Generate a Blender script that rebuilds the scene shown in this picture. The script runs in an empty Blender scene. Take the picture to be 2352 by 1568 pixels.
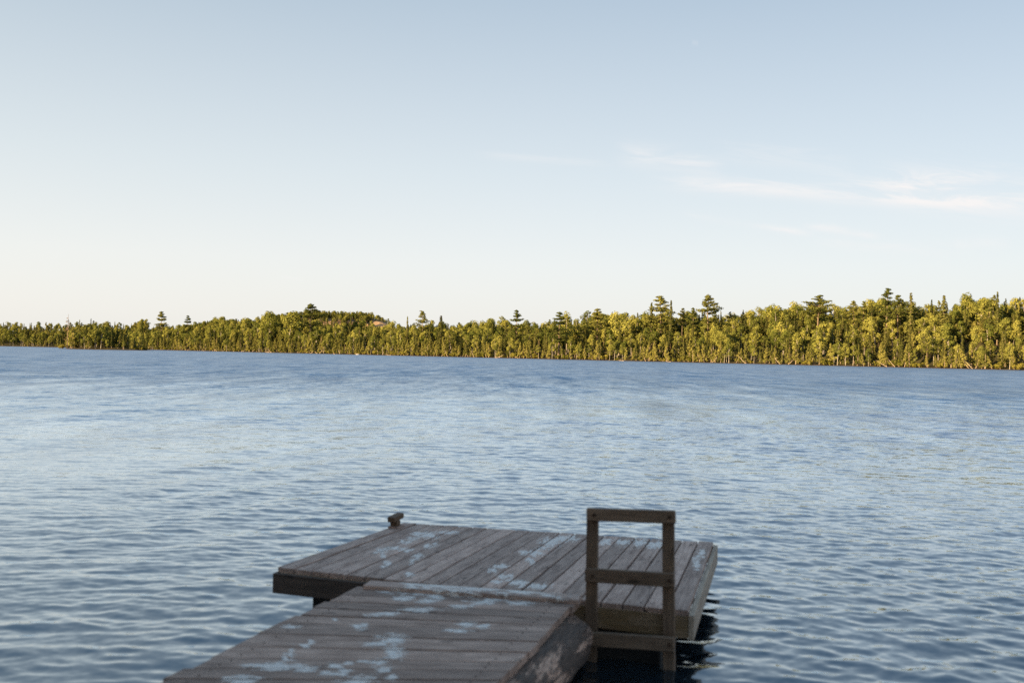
import bpy, math, random
import numpy as np
from mathutils import Matrix, Vector

random.seed(7)
rng = np.random.default_rng(11)
S = bpy.context.scene
C = S.collection

# ------------------------------------------------------------------ camera
FPX, WPX, HPX = 2287.0, 2352.0, 1568.0       # focal length and frame of the photograph (viewing pixels)
ROLL = math.atan(0.0203)
CAMZ = 2.05
PITCH = math.atan(30.0 * math.cos(ROLL) / FPX)
fw = np.array([0, math.cos(PITCH), math.sin(PITCH)])
r0 = np.array([1.0, 0, 0]); u0 = np.cross(r0, fw)
rc = math.cos(ROLL) * r0 + math.sin(ROLL) * u0
uc = -math.sin(ROLL) * r0 + math.cos(ROLL) * u0
cam = bpy.data.objects.new('camera', bpy.data.cameras.new('camera'))
C.objects.link(cam); S.camera = cam
cam.data.sensor_fit = 'HORIZONTAL'; cam.data.sensor_width = 36; cam.data.lens = FPX / WPX * 36
cam.data.clip_start = 0.1; cam.data.clip_end = 20000
cam.data.dof.use_dof = True; cam.data.dof.focus_distance = 400; cam.data.dof.aperture_fstop = 2.2
cam.matrix_world = Matrix(((rc[0], uc[0], -fw[0], 0), (rc[1], uc[1], -fw[1], 0), (rc[2], uc[2], -fw[2], CAMZ), (0, 0, 0, 1)))

# ------------------------------------------------------------------ light
SUN_AZ, SUN_EL = math.radians(232), math.radians(12)     # azimuth clockwise from +Y
S.view_settings.view_transform = 'Standard'; S.view_settings.look = 'None'
S.view_settings.exposure = 1.75; S.view_settings.gamma = 1
S.cycles.use_denoising = False
S.cycles.max_bounces = 6; S.cycles.transparent_max_bounces = 4
sd = Vector((math.sin(SUN_AZ) * math.cos(SUN_EL), math.cos(SUN_AZ) * math.cos(SUN_EL), math.sin(SUN_EL)))
sl = bpy.data.lights.new('sun', 'SUN'); sl.energy = 5.0; sl.angle = math.radians(0.5); sl.color = (1.0, 0.72, 0.38)
so = bpy.data.objects.new('sun', sl); C.objects.link(so)
so.rotation_euler = sd.to_track_quat('Z', 'Y').to_euler(); so.location = sd * 200

W = bpy.data.worlds.new('World'); S.world = W; W.use_nodes = True
NT = W.node_tree; NT.nodes.clear()


class G:
    """tiny node-graph helper"""
    def __init__(s, nt): s.nt = nt
    def n(s, t, **k):
        nd = s.nt.nodes.new(t)
        for a, b in k.items(): setattr(nd, a, b)
        return nd
    def put(s, sock, v):
        if isinstance(v, bpy.types.NodeSocket): s.nt.links.new(v, sock)
        else: sock.default_value = v
    def m(s, op, a, b=None, c=None):
        nd = s.n('ShaderNodeMath', operation=op)
        s.put(nd.inputs[0], a)
        if b is not None: s.put(nd.inputs[1], b)
        if c is not None: s.put(nd.inputs[2], c)
        return nd.outputs[0]
    def noise(s, vec, scale, detail=3, rough=0.5, dist=0.0):
        nd = s.n('ShaderNodeTexNoise'); s.put(nd.inputs['Vector'], vec)
        nd.inputs['Scale'].default_value = scale; nd.inputs['Detail'].default_value = detail
        nd.inputs['Roughness'].default_value = rough; nd.inputs['Distortion'].default_value = dist
        return nd.outputs['Fac']
    def mapping(s, vec, scale, rot=(0, 0, 0)):
        nd = s.n('ShaderNodeMapping'); s.put(nd.inputs['Vector'], vec)
        nd.inputs['Scale'].default_value = scale; nd.inputs['Rotation'].default_value = rot
        return nd.outputs[0]
    def ramp(s, f, stops):
        nd = s.n('ShaderNodeValToRGB'); s.put(nd.inputs[0], f)
        e = nd.color_ramp.elements
        while len(e) < len(stops): e.new(0.5)
        for el, (p, c) in zip(e, stops):
            el.position = p; el.color = (*c, 1) if len(c) == 3 else c
        return nd.outputs[0]
    def mr(s, v, a, b, c=0.0, d=1.0, smooth=False):
        nd = s.n('ShaderNodeMapRange'); s.put(nd.inputs[0], v)
        if smooth: nd.interpolation_type = 'SMOOTHSTEP'
        for i, q in enumerate((a, b, c, d)): nd.inputs[i + 1].default_value = q
        return nd.outputs[0]
    def mix(s, f, a, b, mode='MIX'):
        nd = s.n('ShaderNodeMix', data_type='RGBA', blend_type=mode)
        s.put(nd.inputs[0], f); s.put(nd.inputs[6], a if not isinstance(a, tuple) else (*a, 1)[:4])
        s.put(nd.inputs[7], b if not isinstance(b, tuple) else (*b, 1)[:4])
        return nd.outputs[2]
    def sep(s, v):
        nd = s.n('ShaderNodeSeparateXYZ'); s.put(nd.inputs[0], v); return nd.outputs
    def comb(s, x, y, z):
        nd = s.n('ShaderNodeCombineXYZ')
        for i, q in enumerate((x, y, z)): s.put(nd.inputs[i], q)
        return nd.outputs[0]


g = G(NT)
sky = g.n('ShaderNodeTexSky', sky_type='NISHITA')
sky.sun_disc = False; sky.sun_elevation = SUN_EL; sky.sun_rotation = SUN_AZ
sky.altitude = 0; sky.air_density = 1.0; sky.dust_density = 2.0; sky.ozone_density = 1.5
tc = g.n('ShaderNodeTexCoord').outputs['Generated']
x, y, z = g.sep(tc)
ya = g.m('MAXIMUM', g.m('ABSOLUTE', y), 0.05)
U = g.m('DIVIDE', x, ya); V = g.m('DIVIDE', z, ya)      # slopes of the view direction: azimuth and height
front = g.mr(y, 0.0, 0.2)
nz = g.noise(g.comb(g.m('MULTIPLY', U, 7.0), g.m('MULTIPLY', g.m('ADD', V, g.m('MULTIPLY', U, .07)), 48.0), 0.0), 1.0, 8, 0.66, 0.9)
wisp = 0.0
# (u0, v0, u1, v1, half width, strength): wisps of cirrus low in the sky
for (ua, va, ub, vb, hw, st) in [(0.10, 0.203, 0.21, 0.192, .010, .7), (0.20, 0.208, 0.34, 0.196, .010, .35), (0.30, 0.172, 0.50, 0.180, .016, .4), (0.30, 0.118, 0.46, 0.112, .006, .35), (0.14, 0.176, 0.52, 0.158, .008, .95), (0.36, 0.180, 0.60, 0.154, .020, 1.0),
                                 (0.17, 0.145, 0.30, 0.127, .004, .9), (0.29, 0.136, 0.37, 0.126, .004, .8), (0.44, 0.12, 0.5, 0.121, .006, .3),
                                 (-0.04, 0.20, 0.10, 0.192, .004, .25), (-0.06, 0.062, -0.035, 0.062, .0022, .35), (-0.235, 0.073, -0.21, 0.070, .002, .3),
                                 (0.175, 0.318, 0.182, 0.317, .0025, .15)]:
    L = ub - ua
    ctr = g.m('MULTIPLY_ADD', g.m('SUBTRACT', U, ua), (vb - va) / L, va)
    ctr = g.m('ADD', ctr, g.m('MULTIPLY', g.m('SUBTRACT', nz, 0.5), hw * 2.2))
    dv = g.m('DIVIDE', g.m('SUBTRACT', V, ctr), hw)
    ga = g.m('EXPONENT', g.m('MULTIPLY', g.m('MULTIPLY', dv, dv), -1.0))
    du = g.m('DIVIDE', g.m('SUBTRACT', U, (ua + ub) / 2), L * 0.5)
    gu = g.mr(g.m('ABSOLUTE', du), 0.6, 1.15, 1.0, 0.0, True)
    t = g.m('MULTIPLY', g.m('MULTIPLY', ga, gu), st)
    wisp = t if isinstance(wisp, float) else g.m('ADD', wisp, t)
wisp = g.m('MULTIPLY', g.m('MULTIPLY', wisp, front), g.mr(nz, 0.35, 0.66, 0.10, 1.0, True))
# evening sky: pale and faintly warm at the horizon, clear blue overhead, brighter and warmer towards the sun's side
K_ = 1 / (0.1 * 2 ** 1.75)
grad = g.ramp(g.m('MAXIMUM', z, 0.0), [(0.0, (.86, .845, .815)), (.035, (.86, .845, .828)), (.09, (.825, .825, .825)), (.18, (.695, .74, .77)), (.335, (.47, .553, .635)), (.65, (.28, .465, .69)), (1.0, (.22, .41, .64))])
side = g.mr(x, -0.5, 0.5, 0.0, 1.0)
grad = g.mix(1.0, grad, g.ramp(side, [(0.0, (1.0, 1.0, .98)), (.5, (.95, .96, .965)), (1.0, (.89, .91, .935))]), 'MULTIPLY')
grad = g.mix(1.0, grad, (K_ * 1.08,) * 3, 'MULTIPLY')
skyc = g.mix(0.12, grad, sky.outputs[0], 'MIX')
skyc = g.mix(g.m('MULTIPLY', wisp, 0.85), skyc, (2.78, 2.72, 2.70), 'MIX')
bg = g.n('ShaderNodeBackground'); g.put(bg.inputs[0], skyc); bg.inputs[1].default_value = 0.1
wo = g.n('ShaderNodeOutputWorld'); NT.links.new(bg.outputs[0], wo.inputs[0])

# ------------------------------------------------------------------ helpers

def horizon(px): return 814 + 0.0203 * (px - WPX / 2)

def unproj(px, py, zz):
    d = (px - WPX / 2) / FPX * rc - (py - HPX / 2) / FPX * uc + fw
    t = (zz - CAMZ) / d[2]
    return np.array([0, 0, CAMZ]) + t * d

def tag(o, label=None, cat=None, group=None, kind=None):
    if label: o['label'] = label
    if cat: o['category'] = cat
    if group: o['group'] = group
    if kind: o['kind'] = kind
    return o

def link(name, me, parent=None, mats=()):
    o = bpy.data.objects.new(name, me); C.objects.link(o)
    if parent: o.parent = parent
    for m_ in mats: me.materials.append(m_)
    return o

def empty(name, loc=(0, 0, 0)):
    o = bpy.data.objects.new(name, None); C.objects.link(o); o.location = loc
    o.empty_display_size = 0.3
    return o

class MB:
    """collects polygons for one mesh; faces may carry a material index, vertices a float attribute"""
    def __init__(s): s.v = []; s.f = []; s.mi = []; s.n = 0; s.at = {}
    def add(s, v, f, mi=0, **at):
        v = np.asarray(v, float).reshape(-1, 3); k = len(v)
        s.v.append(v)
        f = np.asarray(f, int)
        s.f.append(f + s.n); s.mi.append(np.full(len(f), mi)); 
        for a in set(s.at) | set(at):
            s.at.setdefault(a, [np.zeros(s.n)] if s.n else [])
            q = at.get(a, 0.0)
            s.at[a].append(np.broadcast_to(np.asarray(q, float), (k,)).copy())
        s.n += k
    def mesh(s, name, smooth=False):
        me = bpy.data.meshes.new(name)
        V_ = np.concatenate(s.v)
        me.vertices.add(len(V_)); me.vertices.foreach_set('co', V_.astype(np.float32).ravel())
        loops = np.concatenate([f.ravel() for f in s.f])
        tot = np.concatenate([np.full(len(f), f.shape[1]) for f in s.f])
        st = np.concatenate([[0], np.cumsum(tot)[:-1]])
        me.loops.add(len(loops)); me.loops.foreach_set('vertex_index', loops.astype(np.int32))
        me.polygons.add(len(tot)); me.polygons.foreach_set('loop_start', st.astype(np.int32))
        me.polygons.foreach_set('loop_total', tot.astype(np.int32))
        me.polygons.foreach_set('material_index', np.concatenate(s.mi).astype(np.int32))
        me.polygons.foreach_set('use_smooth', np.full(len(tot), smooth))
        for a, q in s.at.items():
            at = me.attributes.new(a, 'FLOAT', 'POINT'); at.data.foreach_set('value', np.concatenate(q).astype(np.float32))
        me.update(calc_edges=True); me.validate()
        return me

def tube(mb, pts, rad, seg=6, mi=0, **at):
    pts = np.asarray(pts, float); n = len(pts)
    rad = np.broadcast_to(np.asarray(rad, float), (n,))
    d = np.gradient(pts, axis=0); d /= np.linalg.norm(d, axis=1)[:, None] + 1e-9
    ref = np.array([0, 0, 1.0]) if abs(d[:, 2]).mean() < 0.8 else np.array([1.0, 0, 0])
    a = np.cross(d, ref); a /= np.linalg.norm(a, axis=1)[:, None] + 1e-9
    b = np.cross(d, a)
    th = np.arange(seg) * 2 * math.pi / seg
    ring = pts[:, None] + rad[:, None, None] * (np.cos(th)[None, :, None] * a[:, None] + np.sin(th)[None, :, None] * b[:, None])
    i = np.arange(n - 1)[:, None] * seg; j = np.arange(seg)[None]
    f = np.stack([i + j, i + (j + 1) % seg, i + seg + (j + 1) % seg, i + seg + j], -1).reshape(-1, 4)
    mb.add(ring.reshape(-1, 3), f, mi, **at)
    mb.add(ring[0][::-1], [list(range(seg))], mi, **at); mb.add(ring[-1], [list(range(seg))], mi, **at)

def frame_box(o, ax, ay, az, lo, hi, bev=0.004):
    """vertices+faces of a chamfered box in the frame (ax, ay, az) at o; returns points and local coordinates"""
    lo = np.array(lo, float); hi = np.array(hi, float)
    bev = min(bev, (hi - lo).min() * 0.3)
    P = []; 
    for sx in (0, 1):
        for sy in (0, 1):
            for sz in (0, 1):
                c = np.array([hi[0] if sx else lo[0], hi[1] if sy else lo[1], hi[2] if sz else lo[2]])
                s_ = np.array([-1 if sx else 1, -1 if sy else 1, -1 if sz else 1])
                for k in range(3):
                    q = c.copy(); 
                    for m_ in range(3):
                        if m_ != k: q[m_] += s_[m_] * bev
                    P.append(q)     # vertex lying on face k
    def vi(sx, sy, sz, k): return (sx * 4 + sy * 2 + sz) * 3 + k
    F4 = []; F3 = []
    for k in range(3):
        a, b = [m_ for m_ in range(3) if m_ != k]
        for s_ in (0, 1):
            idx = []
            for (p, q) in ((0, 0), (1, 0), (1, 1), (0, 1)):
                t = [0, 0, 0]; t[k] = s_; t[a] = p; t[b] = q
                idx.append(vi(*t, k))
            F4.append(idx)
    for k in range(3):            # edges parallel to axis k
        a, b = [m_ for m_ in range(3) if m_ != k]
        for p in (0, 1):
            for q in (0, 1):
                t0 = [0, 0, 0]; t0[a] = p; t0[b] = q; t1 = list(t0); t1[k] = 1
                F4.append([vi(*t0, a), vi(*t1, a), vi(*t1, b), vi(*t0, b)])
    for sx in (0, 1):
        for sy in (0, 1):
            for sz in (0, 1): F3.append([vi(sx, sy, sz, 0), vi(sx, sy, sz, 1), vi(sx, sy, sz, 2)])
    L = np.array(P)
    Wd = np.asarray(o) + L[:, :1] * np.asarray(ax) + L[:, 1:2] * np.asarray(ay) + L[:, 2:] * np.asarray(az)
    return Wd, L, F4, F3

def beam(mb, p0, p1, side, w, h, bev=0.004, bid=0.0, mi=0, zc=True):
    """board from p0 to p1 (centre line); w along 'side', h along the third axis"""
    p0 = np.asarray(p0, float); p1 = np.asarray(p1, float)
    ax = p1 - p0; L_ = np.linalg.norm(ax); ax /= L_
    sd_ = np.asarray(side, float); sd_ = sd_ - ax * (sd_ @ ax); sd_ /= np.linalg.norm(sd_)
    az = np.cross(ax, sd_)
    Wd, Lc, F4, F3 = frame_box(p0, ax, sd_, az, (0, -w / 2, -h / 2), (L_, w / 2, h / 2), bev)
    at = dict(ga=Lc[:, 0] + bid * 7.3, gc=Lc[:, 1], gz=Lc[:, 2], bv=bid)
    n0 = mb.n
    mb.add(Wd, F4, mi, **at)
    mb.f.append(np.array(F3) + n0); mb.mi.append(np.full(len(F3), mi))

def fix_normals(me):
    import bmesh
    bm = bmesh.new(); bm.from_mesh(me); bmesh.ops.recalc_face_normals(bm, faces=bm.faces); bm.to_mesh(me); bm.free()
    return me

# ------------------------------------------------------------------ materials

def newmat(name):
    m_ = bpy.data.materials.new(name); m_.use_nodes = True; m_.node_tree.nodes.clear()
    g_ = G(m_.node_tree); out = g_.n('ShaderNodeOutputMaterial')
    return m_, g_, out

def attr(g_, name):
    nd = g_.n('ShaderNodeAttribute'); nd.attribute_name = name; return nd.outputs['Fac']

def wood_mat(name, dark, light, wet=0.0, stain=None):
    m_, g_, out = newmat(name)
    ga, gc, gz, bv = (attr(g_, a) for a in ('ga', 'gc', 'gz', 'bv'))
    vec = g_.comb(ga, gc, g_.m('ADD', gz, g_.m('MULTIPLY', bv, 13.7)))
    grain = g_.noise(g_.mapping(vec, (3.0, 55.0, 55.0)), 1.0, 5, 0.6, 0.6)
    fine = g_.noise(g_.mapping(vec, (10.0, 260.0, 260.0)), 1.0, 3, 0.6)
    blot = g_.noise(g_.mapping(vec, (3.5, 9.0, 9.0)), 1.0, 5, 0.65)
    f = g_.m('ADD', g_.m('MULTIPLY', grain, 0.55), g_.m('MULTIPLY', blot, 0.45))
    col = g_.ramp(f, [(0.34, dark), (0.66, light)])
    wn = g_.n('ShaderNodeTexWhiteNoise', noise_dimensions='1D'); g_.put(wn.inputs[1], bv)
    hs = g_.n('ShaderNodeHueSaturation'); g_.put(hs.inputs['Color'], col)
    g_.put(hs.inputs['Value'], g_.mr(wn.outputs[0], 0, 1, 0.76, 1.40)); 
    col = hs.outputs[0]
    # knots and dark old stains
    vo = g_.n('ShaderNodeTexVoronoi'); g_.put(vo.inputs['Vector'], g_.mapping(vec, (2.6, 8.0, 8.0))); vo.inputs['Scale'].default_value = 1.0
    kn = g_.mr(vo.outputs['Distance'], 0.06, 0.16, 0.75, 0.0, True)
    col = g_.mix(kn, col, tuple(q * 0.35 for q in dark))
    st = g_.noise(g_.mapping(vec, (2.2, 3.0, 3.0)), 1.3, 6, 0.7, 0.4)
    col = g_.mix(g_.mr(st, 0.57, 0.72, 0.0, 0.55, True), col, tuple(q * 0.42 for q in dark))
    # crumbling pale paint, where the vertex attribute puts it
    pa = attr(g_, 'paint')
    pn = g_.noise(g_.mapping(vec, (11.0, 30.0, 30.0)), 1.0, 9, 0.75, 0.4)
    pm = g_.mr(g_.m('ADD', pa, g_.m('MULTIPLY', g_.m('SUBTRACT', pn, 0.5), 2.1)), 0.42, 0.54, 0.0, 0.93, True)
    pm = g_.m('MULTIPLY', pm, g_.mr(g_.noise(g_.mapping(vec, (38.0, 70.0, 70.0)), 1.0, 5, 0.7), 0.38, 0.50, 0.5, 1.0, True))
    pc = g_.mix(g_.noise(g_.mapping(vec, (12.0, 30.0, 30.0)), 1.0, 4), (0.68, 0.59, 0.52, 1), (0.90, 0.80, 0.72, 1))
    col = g_.mix(pm, col, pc)
    if stain:
        col = g_.mix(g_.mr(g_.noise(g_.mapping(vec, (4, 9, 9)), 1.0, 4, 0.6), 0.42, 0.62, 0, 0.8, True), col, stain)
    p = g_.n('ShaderNodeBsdfPrincipled'); g_.put(p.inputs['Base Color'], col)
    g_.put(p.inputs['Roughness'], g_.mr(grain, 0.3, 0.7, 0.8 - wet, 0.62 - wet))
    p.inputs['Specular IOR Level'].default_value = 0.35
    h = g_.m('ADD', g_.m('ADD', g_.m('MULTIPLY', grain, 1.0), g_.m('MULTIPLY', fine, 0.4)), g_.m('MULTIPLY', pm, 0.5))
    h = g_.m('SUBTRACT', h, kn)
    bp = g_.n('ShaderNodeBump'); g_.put(bp.inputs['Height'], h); bp.inputs['Distance'].default_value = 0.003; bp.inputs['Strength'].default_value = 0.8
    m_.node_tree.links.new(bp.outputs[0], p.inputs['Normal'])
    m_.node_tree.links.new(p.outputs[0], out.inputs[0])
    return m_

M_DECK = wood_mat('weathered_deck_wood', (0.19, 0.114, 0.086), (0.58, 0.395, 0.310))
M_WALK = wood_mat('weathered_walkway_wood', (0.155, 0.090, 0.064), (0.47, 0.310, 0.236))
M_FASCIA = wood_mat('dark_brown_wood', (0.035, 0.022, 0.016), (0.11, 0.072, 0.052))  # darkest fascia brown: left, back and front-left boards
M_FASCIA2 = wood_mat('mid_brown_wood', (0.12, 0.074, 0.040), (0.29, 0.195, 0.118), 0, (0.18, 0.108, 0.045, 1))  # lighter, more varied brown for the front fascia
M_SIDE = wood_mat('sky_lit_side_wood', (0.22, 0.155, 0.105), (0.46, 0.345, 0.25))  # sky light on the right-facing side is put into this paler tone
M_LADDER = wood_mat('dark_ladder_wood', (0.085, 0.050, 0.030), (0.23, 0.145, 0.092))
M_FLOAT = wood_mat('black_float_wood', (0.008, 0.007, 0.006), (0.02, 0.017, 0.014))  # near-black tone for joists, floats and the left support log
M_CLEAT = wood_mat('brown_cleat_wood', (0.06, 0.032, 0.016), (0.16, 0.09, 0.045))

def foliage_mat(name, c1, c2, tr=0.22):
    m_, g_, out = newmat(name)
    oi = g_.n('ShaderNodeObjectInfo').outputs['Random']
    tv = g_.m('FRACT', g_.m('ADD', oi, attr(g_, 'tv')))
    geo = g_.n('ShaderNodeNewGeometry')
    nz_ = g_.noise(geo.outputs['Position'], 0.55, 3)
    f = g_.m('ADD', g_.m('MULTIPLY', tv, 0.6), g_.m('MULTIPLY', nz_, 0.45))
    rnd = geo.outputs['Random Per Island']
    f = g_.m('ADD', f, g_.m('MULTIPLY', g_.m('SUBTRACT', rnd, 0.5), 0.25))
    col = g_.ramp(f, [(0.15, c1), (0.85, c2)])
    df = g_.n('ShaderNodeBsdfDiffuse'); g_.put(df.inputs[0], col)
    tb = g_.n('ShaderNodeBsdfTranslucent'); g_.put(tb.inputs[0], g_.mix(1.0, col, (1.1, 1.1, 0.5, 1), 'MULTIPLY'))
    mx = g_.n('ShaderNodeMixShader'); mx.inputs[0].default_value = tr
    m_.node_tree.links.new(df.outputs[0], mx.inputs[1]); m_.node_tree.links.new(tb.outputs[0], mx.inputs[2])
    m_.node_tree.links.new(mx.outputs[0], out.inputs[0])
    return m_

M_BIRCHLEAF = foliage_mat('birch_leaves', (0.066, 0.084, 0.018), (0.262, 0.248, 0.060))
M_CEDARLEAF = foliage_mat('cedar_fronds', (0.068, 0.077, 0.020), (0.250, 0.226, 0.062), 0.25)
M_SPRUCELEAF = foliage_mat('spruce_needles', (0.022, 0.031, 0.010), (0.125, 0.120, 0.034), 0.15)
M_PINELEAF = foliage_mat('pine_needles', (0.050, 0.062, 0.016), (0.150, 0.145, 0.036), 0.2)
M_SHRUBLEAF = foliage_mat('shrub_leaves', (0.085, 0.090, 0.016), (0.21, 0.18, 0.04), 0.3)
M_DEADTWIG = foliage_mat('dead_twigs', (0.11, 0.07, 0.04), (0.20, 0.13, 0.07), 0.1)

def plain_mat(name, c1, c2, scale=3.0, rough=0.85, bump=0.0):
    m_, g_, out = newmat(name)
    ge = g_.n('ShaderNodeNewGeometry')
    n_ = g_.noise(ge.outputs['Position'], scale, 5, 0.6)
    p = g_.n('ShaderNodeBsdfPrincipled'); g_.put(p.inputs['Base Color'], g_.ramp(n_, [(0.3, c1), (0.7, c2)]))
    p.inputs['Roughness'].default_value = rough; p.inputs['Specular IOR Level'].default_value = 0.25
    if bump:
        bp = g_.n('ShaderNodeBump'); g_.put(bp.inputs['Height'], n_); bp.inputs['Distance'].default_value = bump
        m_.node_tree.links.new(bp.outputs[0], p.inputs['Normal'])
    m_.node_tree.links.new(p.outputs[0], out.inputs[0])
    return m_

M_BIRCHBARK = plain_mat('birch_bark', (0.18, 0.15, 0.12), (0.44, 0.39, 0.32), 1.5)
M_BARK = plain_mat('conifer_bark', (0.10, 0.07, 0.05), (0.22, 0.16, 0.11), 1.5)
M_PALEBARK = plain_mat('pale_cedar_bark', (0.18, 0.13, 0.09), (0.34, 0.26, 0.18), 1.5)
M_DRIFT = plain_mat('driftwood', (0.22, 0.16, 0.11), (0.42, 0.33, 0.24), 2.0)
M_ROCK = plain_mat('pale_rock', (0.32, 0.30, 0.27), (0.50, 0.47, 0.43), 2.0, 0.8, 0.05)

# ------------------------------------------------------------------ the far shore: shape of the land
# shoreline of the lake, from off-frame left round the bay and then straight to off-frame right
SL = np.array([(-1500, 1090), (-700, 1045), (-491, 1007), (-425, 985), (-345, 905), (-300, 810), (-284, 772), (199, 387), (420, 211), (620, 150)], float)
SKY = np.array([(-400, 738), (0, 740), (150, 742), (270, 736), (330, 733), (360, 739), (400, 740), (450, 736), (500, 732), (590, 731), (700, 733), (760, 742), (880, 752), (930, 748),
                (1010, 743), (1040, 747), (1110, 750), (1125, 742), (1165, 742), (1180, 748), (1215, 746), (1250, 742), (1300, 739), (1350, 729), (1420, 727),
                (1480, 725), (1600, 723), (1680, 725), (1740, 718), (1764, 713), (1915, 713), (1937, 720), (1965, 708), (2020, 698), (2140, 696), (2180, 700), (2210, 695), (2352, 694), (2700, 690)], float)

def shore_depth(px):
    """depth of the main shoreline seen in picture column px"""
    k = (np.asarray(px, float) - WPX / 2) / FPX
    ax, ay, bx, by = -284, 772, 199, 387
    t = (k * ay - ax) / ((bx - ax) - k * (by - ay))
    d = ay + t * (by - ay)
    return np.where(np.asarray(px) < 340, 1000.0, np.clip(d, 200, 1000))

def sdist(X, Y):
    """signed distance to the shoreline, positive on land"""
    P = np.stack([X, Y], -1); best = np.full(X.shape, 1e9); sign = np.ones(X.shape)
    for a, b in zip(SL[:-1], SL[1:]):
        ab = b - a; t = np.clip(((P - a) @ ab) / (ab @ ab), 0, 1)
        q = a + t[..., None] * ab; d = np.linalg.norm(P - q, axis=-1)
        s_ = np.where(ab[0] * (P[..., 1] - a[1]) - ab[1] * (P[..., 0] - a[0]) > 0, 1, -1)
        m_ = d < best - 1e-6
        best = np.where(m_, d, best); sign = np.where(m_, s_, sign)
    return best * sign

def smooth(t): t = np.clip(t, 0, 1); return t * t * (3 - 2 * t)

RB = 62.0
def ridge(X, Y):
    px = WPX / 2 + FPX * X / np.maximum(Y, 50)
    D = shore_depth(px) + RB
    top = CAMZ + (horizon(px) - np.interp(px, SKY[:, 0], SKY[:, 1])) / FPX * D
    return np.maximum(top - 12.2, 1.0)

def ell(X, Y):   # the wooded point: a narrow low tongue of land in front of the bay
    cx, cy, a, b, ang = -245, 602, 29, 15, math.radians(-4)
    dx, dy = X - cx, Y - cy
    u_ = dx * math.cos(ang) + dy * math.sin(ang); v_ = -dx * math.sin(ang) + dy * math.cos(ang)
    return 1 - np.sqrt((u_ / a) ** 2 + (v_ / b) ** 2)

def hill(X, Y):
    px = WPX / 2 + FPX * X / np.maximum(Y, 50)
    prof = np.interp(px, [440, 560, 640, 700, 760, 820, 850, 868, 884, 897, 908, 925, 960], [0, 14, 28, 34, 37.5, 38.5, 38.5, 38.5, 36, 31, 22, 8, 0])
    return prof * smooth((Y - 1290) / 70) * smooth((1900 - Y) / 250)

def land(X, Y):
    t = sdist(X, Y)
    R = ridge(X, Y)
    z_ = np.where(t > 0, 0.35 * smooth(t / 1.5) + R * smooth((t - 2) / RB) , t * 0.2)
    z_ = np.maximum(z_, np.where(ell(X, Y) > -0.3, 0.05 + np.clip(ell(X, Y), -0.3, 1) * 2.2 - 0.05, -9))
    return z_ + hill(X, Y)

xs = np.concatenate([np.arange(-1400, -420, 20), np.arange(-420, 640, 5.0)])
ys = np.concatenate([np.arange(150, 1120, 5.0), np.arange(1120, 1280, 14), np.arange(1280, 1380, 5.), np.arange(1380, 2300, 14)])
XX, YY = np.meshgrid(xs, ys)
ZZ = land(XX, YY)
ZZ += np.where(ZZ > 2, 0.5 * np.sin(XX * .21 + np.sin(YY * .13)) * np.sin(YY * .17), 0)
mb = MB(); nx, ny = len(xs), len(ys)
i = (np.arange(ny - 1)[:, None] * nx + np.arange(nx - 1)[None]).ravel()
mb.add(np.stack([XX, YY, ZZ], -1).reshape(-1, 3), np.stack([i, i + 1, i + nx + 1, i + nx], -1))
m_, g_, out = newmat('forest_floor_and_rock')
ge = g_.n('ShaderNodeNewGeometry'); px_, py_, pz_ = g_.sep(ge.outputs['Position']); nz_ = g_.sep(ge.outputs['Normal'])[2]
n1 = g_.noise(ge.outputs['Position'], 0.35, 5, 0.6)
floor_c = g_.ramp(n1, [(0.3, (0.035, 0.030, 0.015)), (0.7, (0.075, 0.065, 0.025))])
rock_c = g_.ramp(g_.noise(g_.mapping(ge.outputs['Position'], (.2, .2, .5)), 1.0, 6, 0.65), [(0.3, (0.20, 0.11, 0.06)), (0.5, (0.32, 0.21, 0.12)), (0.7, (0.42, 0.29, 0.18))])
bank_c = g_.ramp(g_.noise(ge.outputs['Position'], 0.8, 5, 0.65), [(0.3, (0.03, 0.018, 0.012)), (0.6, (0.08, 0.05, 0.03)), (0.8, (0.2, 0.15, 0.1))])
c_ = g_.mix(g_.mr(g_.m('ADD', pz_, g_.m('MULTIPLY', n1, 0.5)), 0.35, 0.75), bank_c, floor_c)
c_ = g_.mix(g_.m('MULTIPLY', g_.mr(nz_, 0.95, 0.90), g_.mr(py_, 1150, 1200)), c_, rock_c)
p = g_.n('ShaderNodeBsdfPrincipled'); g_.put(p.inputs['Base Color'], c_); p.inputs['Roughness'].default_value = 0.95; p.inputs['Specular IOR Level'].default_value = 0.1
m_.node_tree.links.new(p.outputs[0], out.inputs[0])
tag(link('far_shore_terrain', mb.mesh('far_shore_terrain'), None, [m_]), kind='structure')

# lake bed and ground below everything: one broad sheet to the horizon
mb = MB(); R_ = 6000
mb.add([(-R_, -R_, -3), (R_, -R_, -3), (R_, R_, -3), (-R_, R_, -3)], [[0, 1, 2, 3]])
tag(link('lake_bed', mb.mesh('lake_bed'), None, [plain_mat('lake_bed', (0.03, 0.03, 0.02), (0.05, 0.045, 0.03), 0.5)]), kind='structure')

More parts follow.
